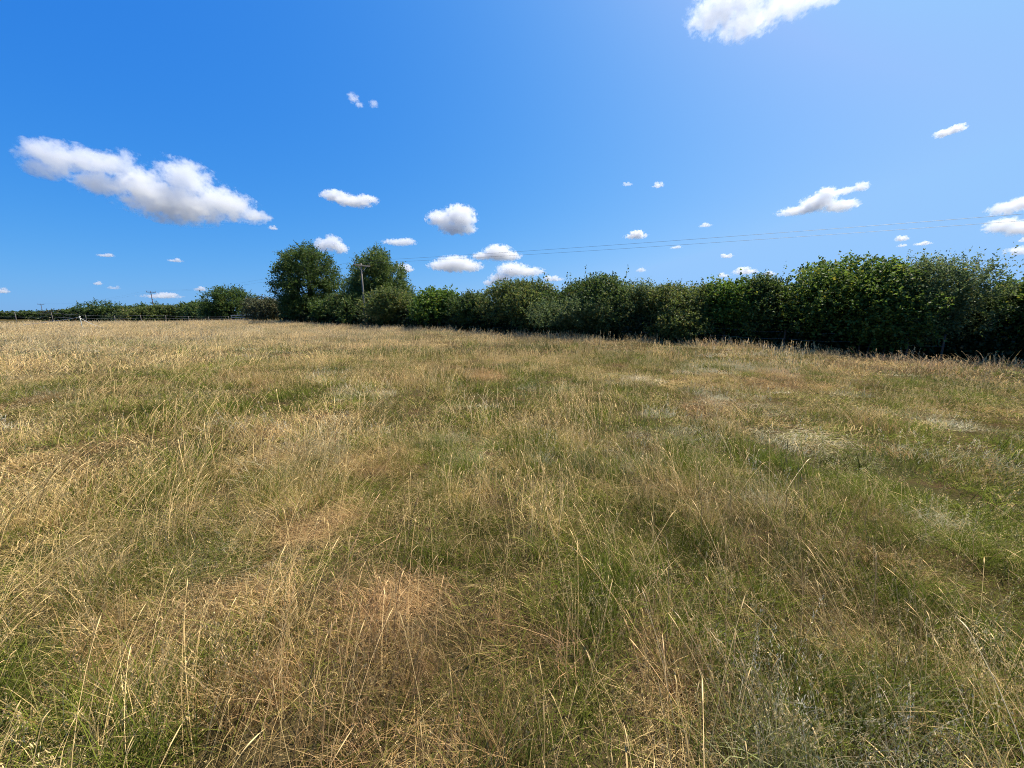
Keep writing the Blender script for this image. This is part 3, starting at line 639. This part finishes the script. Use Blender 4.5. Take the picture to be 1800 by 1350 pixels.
def stem(rng, h, wid, lean, headlen, headw, base=(0, 0), bend=.35):
    """one flowering stem with a spindle-shaped seed head, leaning towards +y"""
    az = rng.normal() * .30; d = np.array((math.sin(az), math.cos(az)))
    def P(t):
        xy = np.array(base) + d * (h * lean * (t * (1 - bend) + bend * t * t))
        return np.array((xy[0], xy[1], h * t * (1 - .32 * lean * t)))
    ts = list(np.linspace(0, 1, 6)); t_head = 1 - headlen / h
    pts = [P(t * t_head) for t in ts]; rad_ = [wid * .5] * 5 + [wid * .4]
    hts = np.linspace(t_head, 1, 6)[1:]
    sag = rng.uniform(0, .5)
    for t, rr in zip(hts, (.75, 1.0, .85, .5, .08)):
        p = P(t); q = (t - t_head) / (1 - t_head); p[2] -= sag * headlen * q * q; p[:2] += d * sag * headlen * q * q * .6
        pts.append(p); rad_.append(headw * .5 * rr)
    n = 3; V, F = [], []
    for i, p in enumerate(pts):
        for k in range(n):
            th_ = 6.283 * k / n + .4; V.append(p + np.array((math.cos(th_), math.sin(th_), 0)) * rad_[i])
    for i in range(len(pts) - 1):
        for k in range(n):
            a, b = i * n + k, i * n + (k + 1) % n; F += [(a, b, b + n), (a, b + n, a + n)]
    bri = np.clip(rng.normal(.52, .24), 0, 1)
    A = [(rng.random() * .5, bri if i < 18 else min(1, bri + .12), 1.0, 1.0) for i in range(len(V))]
    return np.array(V), np.array(F), np.array(A)
def panicles(rng, n, Rr, hlo, hhi, wid, grain):
    """short flowering grass: hair-thin stalks carrying loose heads of tiny pale spikelets"""
    parts = []
    for _ in range(n):
        a = rng.uniform(0, 6.283); r = Rr * math.sqrt(rng.random()); b = np.array((r * math.cos(a), r * math.sin(a), 0)); h = rng.uniform(hlo, hhi)
        d = np.array((rng.normal() * .3, .25 + rng.normal() * .3, 1.0)); tip = b + d * h; sd_ = np.array((math.cos(a * 3), math.sin(a * 3), 0)) * wid * .5
        V = [b - sd_, b + sd_, tip]; F = [(0, 1, 2)]
        m = 14; hl = h * rng.uniform(.3, .5); sp = hl * rng.uniform(.12, .3)
        t = rng.random(m); P = tip - d * (hl * t)[:, None] + rng.normal(size=(m, 3)) * (sp * (.25 + t))[:, None] * .6
        ax = unit(rng.normal(size=(m, 3)) * .6 + d) * (grain * rng.uniform(.7, 1.5, m))[:, None]; sx = unit(np.cross(ax, rng.normal(size=(m, 3)))) * grain * .33
        k = 3
        for i in range(m): V += [P[i] - ax[i], P[i] + sx[i], P[i] + ax[i], P[i] - sx[i]]; F += [(k, k + 1, k + 2), (k, k + 2, k + 3)]; k += 4
        bri = rng.uniform(.35, 1); A = np.tile((rng.random() * .6, bri, .9, 1.0), (len(V), 1))
        parts.append((np.array(V), np.array(F), A))
    return join(parts)
def join(parts):
    off = 0; VV, FF, AA = [], [], []
    for v, f, a in parts: VV.append(v); FF.append(f + off); AA.append(a); off += len(v)
    return np.concatenate(VV), np.concatenate(FF), np.concatenate(AA)
protos = bpy.data.collections.new('grass_tufts')
IDX = {}
def add_protos(key, count, fn):
    for i in range(count):
        rng = np.random.default_rng(9000 + len(protos.objects) * 7)
        V, F, A = fn(rng); me = mesh_np('tuft', V, F, A, M_GRASS)
        o = bpy.data.objects.new('tuft_%03d' % len(protos.objects), me); protos.objects.link(o)
        IDX.setdefault(key, []).append(len(protos.objects) - 1)
for lod, (rm, wm, seg) in enumerate(((1.0, 1.0, 3), (2.0, 2.0, 3), (4.2, 4.6, 2))):
    k = str(lod)
    add_protos('sward' + k, 10, lambda g: join([blades(g, 130, .17 * rm, .04, .13, .0030 * wm, .9, .4, .2, 0, 2), blades(g, 30, .17 * rm, .08, .20, .0030 * wm, .9, .5, .5, 0, seg), panicles(g, 9, .17 * rm, .10, .24, .0014 * wm, .0040 * wm ** .85)]))
    add_protos('thatch' + k, 8, lambda g: join([blades(g, 120, .18 * rm, .08, .20, .0026 * wm, 1.4, .7, .9, .35, 2), blades(g, 40, .18 * rm, .04, .11, .0028 * wm, 1.2, .5, .3, 0, 2), panicles(g, 4, .17 * rm, .08, .18, .0014 * wm, .0038 * wm ** .85)]))
    add_protos('arch' + k, 6, lambda g: blades(g, 70, .12 * rm, .13, .32, .0034 * wm, .9, .5, .7, 0, seg))
    ns = (4, 8, 16)[lod]
    add_protos('stem' + k, 14, lambda g: join([stem(g, g.uniform(.26, .60), .0022 * wm, g.uniform(.35, 1.05), g.uniform(.03, .075), .0056 * (1, 1.5, 2.7)[lod], tuple(g.normal(size=2) * .12 * rm)) for _ in range(ns)]))
add_protos('longstem0', 12, lambda g: stem(g, g.uniform(.55, .90), .0030, g.uniform(.2, .9), g.uniform(.05, .10), .0068, (0, 0), .6))

# where the sward is green, reddish, pale, tall: patches read off the photograph, laid on the ground
def patch(px, py, rx, ry, wgt):
    c = on_ground(px, py, .08); e = on_ground(px + rx, py, .08); n = on_ground(px, max(py - ry, 572), .08); s_ = on_ground(px, py + ry, .08)
    return (c[0], c[1], max(abs(e[0] - c[0]), .05), max(min(abs(n[1] - c[1]), 3 * abs(c[1] - s_[1])) , .05), wgt)
GREEN = [patch(*a) for a in ((490, 705, 70, 22, .6), (1200, 790, 110, 25, .75), (560, 775, 90, 25, .4), (800, 790, 90, 25, .5), (1480, 815, 190, 45, .7), (1700, 880, 220, 70, .7), (1740, 1010, 180, 110, .55), (80, 1165, 110, 60, .7), (1380, 1290, 90, 70, .5),
        (620, 1090, 90, 30, .6), (330, 1300, 140, 60, .35), (1020, 1020, 120, 50, .4), (870, 930, 200, 60, .3), (930, 1330, 120, 40, .4), (1560, 960, 120, 60, .5), (700, 740, 140, 30, .25), (150, 690, 160, 30, .2), (380, 840, 90, 30, .35), (680, 845, 60, 20, .45), (1650, 770, 160, 30, .45), (420, 985, 60, 40, .5), (1600, 1210, 130, 60, .35), (960, 775, 70, 20, .4))]
RED = [patch(*a) for a in ((360, 1055, 130, 60, .9), (250, 1100, 130, 50, .8), (690, 1035, 90, 45, 1.0), (560, 910, 60, 35, .9), (30, 705, 50, 40, .8), (850, 658, 40, 8, .8), (510, 622, 36, 5, .8), (1625, 985, 70, 30, .8), (1170, 1190, 80, 60, .5), (60, 830, 120, 60, .5), (90, 790, 90, 25, .5), (680, 820, 45, 20, .7), (640, 1150, 70, 40, .4),
        (1230, 715, 30, 10, .7), (1530, 885, 40, 18, .5), (1080, 770, 60, 18, .3), (1700, 720, 120, 20, .35), (1420, 670, 180, 16, .3), (1480, 1090, 80, 40, .4), (470, 800, 60, 25, .45), (1650, 640, 220, 8, .3))]
PALE = [patch(*a) for a in ((1430, 772, 85, 26, 1.0), (1370, 762, 60, 16, .7), (1670, 738, 60, 14, .9), (1130, 664, 36, 6, .7), (1240, 690, 32, 6, .8), (1345, 646, 40, 7, .8), (620, 690, 70, 14, .5), (500, 735, 80, 16, .4), (1680, 1325, 90, 30, .4), (1640, 905, 80, 22, .3), (540, 790, 60, 26, .55), (1100, 748, 60, 10, .5), (1200, 755, 40, 12, .6), (1450, 640, 100, 8, .4), (1120, 1050, 70, 20, .35), (400, 975, 80, 50, .35), (820, 720, 60, 12, .35), (1320, 715, 60, 12, .4), (1750, 800, 40, 16, .4), (1000, 800, 60, 16, .3), (1090, 810, 30, 50, .35))]
DARKG = [patch(*a) for a in ((80, 1165, 90, 40, .5), (45, 702, 30, 26, .45), (520, 1055, 50, 40, .4), (1160, 790, 50, 10, .5), (500, 708, 30, 12, .4), (1700, 1000, 200, 120, .3))]
TALL = [patch(*a) for a in ((240, 850, 280, 100, .5), (540, 800, 60, 50, .8), (1130, 830, 60, 60, .9), (1300, 950, 170, 100, 1.0), (1390, 1010, 120, 110, 1.0), (900, 930, 110, 60, .7), (130, 1010, 140, 80, .7), (660, 1180, 90, 120, .9), (300, 1240, 220, 110, .6), (1000, 750, 60, 60, .6), (1250, 1200, 120, 120, .6))]
SHORT = [patch(*a) for a in ((1600, 740, 320, 90, 1.0), (1450, 670, 350, 40, .7), (1650, 860, 200, 50, .6))]
def field(pl, x, y):
    v = np.zeros_like(x)
    for (cx, cyy, rx, ry, wg) in pl:
        wob = .75 + .5 * vnoise(x, y, max(rx, ry) * .35, 9)
        v = np.maximum(v, wg * np.exp(-((((x - cx) / rx) ** 2 + ((y - cyy) / ry) ** 2) / (wob ** 2)) ** 1.3 * .9))
    return v
HL = np.array([(at_depth(px, 600, hedge_depth(px))[0], at_depth(px, 600, hedge_depth(px))[1]) for px in (2000, 1800, 640, 540, 410)])
def in_field(x, y):
    """this side of the hedge line"""
    px = x / np.maximum(y, .05) * FPX + 900
    dh = 1 / np.interp(px, [p for p, _ in DPX][::-1], [1 / d for _, d in DPX][::-1])
    return (y < dh - 1.25) | (y < 3)
def scatter(name, lods, label, seed):
    rng = np.random.default_rng(seed); P, RT, SC, ID, TI = [], [], [], [], []
    for (keys, r0, r1, dens, lod) in lods:
        A_ = (134 / 360) * math.pi * (r1 * r1 - r0 * r0); n = int(dens * A_)
        r = np.sqrt(rng.uniform(r0 * r0, r1 * r1, n)); a = R(90) + R(134) * (rng.random(n) - .5)
        x, y = r * np.cos(a), r * np.sin(a)
        ok = in_field(x, y) & ((y > .25) | (r < 2)); x, y, r = x[ok], y[ok], r[ok]
        g, rd, pl, dk, tl, sh = (field(q_, x, y) for q_ in (GREEN, RED, PALE, DARKG, TALL, SHORT))
        dh = 1 / np.interp(x / np.maximum(y, .05) * FPX + 900, [p for p, _ in DPX][::-1], [1 / d for _, d in DPX][::-1])
        verge = np.exp(-((dh - y - 2.2) / .8) ** 2) * (y > 6); tl = np.maximum(tl, verge * .15); sh = sh * (1 - .5 * verge)
        nz, nz2, nz3 = fbm(x, y, (1.5, 2.2, 4.0)[lod], 1), fbm(x, y, (.5, .9, 2.0)[lod], 5), fbm(x, y, 7.0, 8)
        u = rng.random(len(x))
        if 'stem' in keys:
            prob = np.clip(.16 + 1.0 * tl + .55 * sstep(.45, .75, nz2) - .75 * sh - .5 * rd + .25 * sstep(12, 40, r), .02, 1)
            keep = u < prob; typ = np.array(['stem%d' % lod] * len(x), dtype='U9'); long_ = (rng.random(len(x)) < .16) & (lod == 0); typ[long_] = 'longste'
        else:
            keep = np.ones(len(x), bool); typ = np.array(['sward%d' % lod] * len(x), dtype='U9')
            pt = np.clip(.18 + .75 * rd + .45 * pl + .25 * sstep(.5, .7, nz), 0, .95); pa = np.clip(.12 + .3 * sstep(.45, .7, nz2) + .25 * g + .2 * tl - .25 * sh - .3 * rd, .02, .6)
            typ[u < pt] = 'thatch%d' % lod; typ[(u >= pt) & (u < pt + pa * (1 - pt))] = 'arch%d' % lod
        for arr in (): pass
        x, y, r, typ, g, rd, pl, dk, tl, sh, nz, nz2, nz3 = (v[keep] for v in (x, y, r, typ, g, rd, pl, dk, tl, sh, nz, nz2, nz3))
        n = len(x)
        dry = .31 + .9 * (nz - .5) + .8 * (nz2 - .5) + .38 * sstep(9, 30, r) - .8 * g + .5 * rd + .3 * tl - .16 * sstep(1, 8, x) * sstep(24, 14, r) - .04 * sstep(4.5, 1.5, r) + .22 * rng.normal(size=n)
        dry = .47 + (dry - .47) * 1.45
        rf_ = rd * .85 + .55 * sstep(.58, .80, fbm(x, y, 1.3, 21)) + .16 * sstep(18, 45, r) * nz3; red = np.clip(np.where(rng.random(n) < rf_, rng.uniform(.55, 1, n), .03 + .25 * rf_ + .08 * nz3), 0, 1)
        pf_ = pl * .75 + .4 * sstep(.60, .80, fbm(x, y, 1.5, 31)); pale = np.clip(np.where(rng.random(n) < pf_, rng.uniform(.4, .95, n), .12 * pf_ + .34 * sstep(9, 36, r)), 0, 1)
        pale = np.where(np.array([t_[0] == 'a' for t_ in typ]), pale * .3, pale) if 'stem' not in keys else pale * .6
        nz4 = fbm(x, y, .42 if lod < 2 else 1.6, 41); bright = np.clip(1.26 - .12 * sstep(0, -6, x) * sstep(14, 7, r) - .30 * sstep(5, 1.2, r) + .7 * (nz2 - .5) + 1.1 * (nz4 - .5) - .45 * dk + .28 * rng.normal(size=n), .28, 1.7)  # brightness tint paints in shadow contrast between clumps and darkens the near grass
        zsc = (.26 + .5 * nz2 + 1.3 * sstep(.38, .66, nz4) + .35 * tl - .35 * sh - .15 * rd) * rng.uniform(.7, 1.3, n); zsc = np.clip(zsc, .40, 2)
        if 'stem' in keys: zsc = np.clip((.75 + .3 * tl - .3 * sh) * rng.uniform(.8, 1.25, n), .4, 1.4)
        if lod == 2: zsc = zsc * (1.15 if 'stem' in keys else 1.35)
        rz = rng.normal(size=n) * .28 if 'stem' in keys else rng.uniform(0, 6.283, n)
        if 'stem' not in keys: rz = np.where(np.array([t_[0] == 't' for t_ in typ]), rng.normal(size=n) * .8 + 6 * nz3, rz)
        idx = np.array([IDX[{'longste': 'longstem0'}.get(t_, t_)][int(v)] for t_, v in zip(typ, rng.random(n) * [len(IDX[{'longste': 'longstem0'}.get(t_, t_)]) for t_ in typ])], dtype=np.int32)
        P.append(np.stack([x, y, height(x, y)], 1)); RT.append(np.stack([rng.normal(size=n) * .08, rng.normal(size=n) * .08, rz], 1))
        sxy = rng.uniform(.8, 1.25, n); SC.append(np.stack([sxy, sxy, zsc], 1)); ID.append(idx)
        TI.append(np.stack([np.clip(dry, -.2, 1.2), red, pale, bright], 1))
    P, RT, SC, ID, TI = (np.concatenate(v) for v in (P, RT, SC, ID, TI))
    me = bpy.data.meshes.new(name); me.vertices.add(len(P)); me.vertices.foreach_set('co', P.astype(np.float32).ravel())
    for nm_, ty, fld, dat in (('rot', 'FLOAT_VECTOR', 'vector', RT), ('scl', 'FLOAT_VECTOR', 'vector', SC), ('idx', 'INT', 'value', ID), ('tint', 'FLOAT_COLOR', 'color', TI)):
        a = me.attributes.new(nm_, ty, 'POINT'); a.data.foreach_set(fld, np.ascontiguousarray(dat, np.int32 if ty == 'INT' else np.float32).ravel())
    me.materials.append(M_GRASS)
    o = obj(name, me, kind='stuff', label=label, category='grass')
    ng = bpy.data.node_groups.new(name + '_scatter', 'GeometryNodeTree')
    ng.interface.new_socket('Geometry', in_out='INPUT', socket_type='NodeSocketGeometry'); ng.interface.new_socket('Geometry', in_out='OUTPUT', socket_type='NodeSocketGeometry')
    N = ng.nodes.new; gi, go = N('NodeGroupInput'), N('NodeGroupOutput')
    ci = N('GeometryNodeCollectionInfo'); ci.inputs[0].default_value = protos; ci.inputs[1].default_value = True; ci.inputs[2].default_value = True
    ip = N('GeometryNodeInstanceOnPoints'); ip.inputs['Pick Instance'].default_value = True
    def named(nm_, ty):
        n_ = N('GeometryNodeInputNamedAttribute'); n_.data_type = ty; n_.inputs[0].default_value = nm_; return n_.outputs[0]
    er = N('FunctionNodeEulerToRotation'); k = ng.links.new
    k(named('rot', 'FLOAT_VECTOR'), er.inputs[0]); k(er.outputs[0], ip.inputs['Rotation'])
    k(named('scl', 'FLOAT_VECTOR'), ip.inputs['Scale']); k(named('idx', 'INT'), ip.inputs['Instance Index'])
    k(gi.outputs[0], ip.inputs['Points']); k(ci.outputs[0], ip.inputs['Instance']); k(ip.outputs[0], go.inputs[0])
    md = o.modifiers.new('scatter', 'NODES'); md.node_group = ng
    print('GRASS', name, len(P)); return o
scatter('meadow_grass', [(('sward',), 0.0, 5.0, 66, 0), (('sward',), 4.6, 15, 16, 1), (('sward',), 14, 78, 3.3, 2)], 'matted meadow sward of green and dry grass blades covering the field', 11)
scatter('seeding_grass', [(('stem',), 0.2, 5.0, 54, 0), (('stem',), 4.6, 15, 12, 1), (('stem',), 14, 78, 2.2, 2)], 'tall straw-coloured flowering grass stems leaning over the sward', 12)
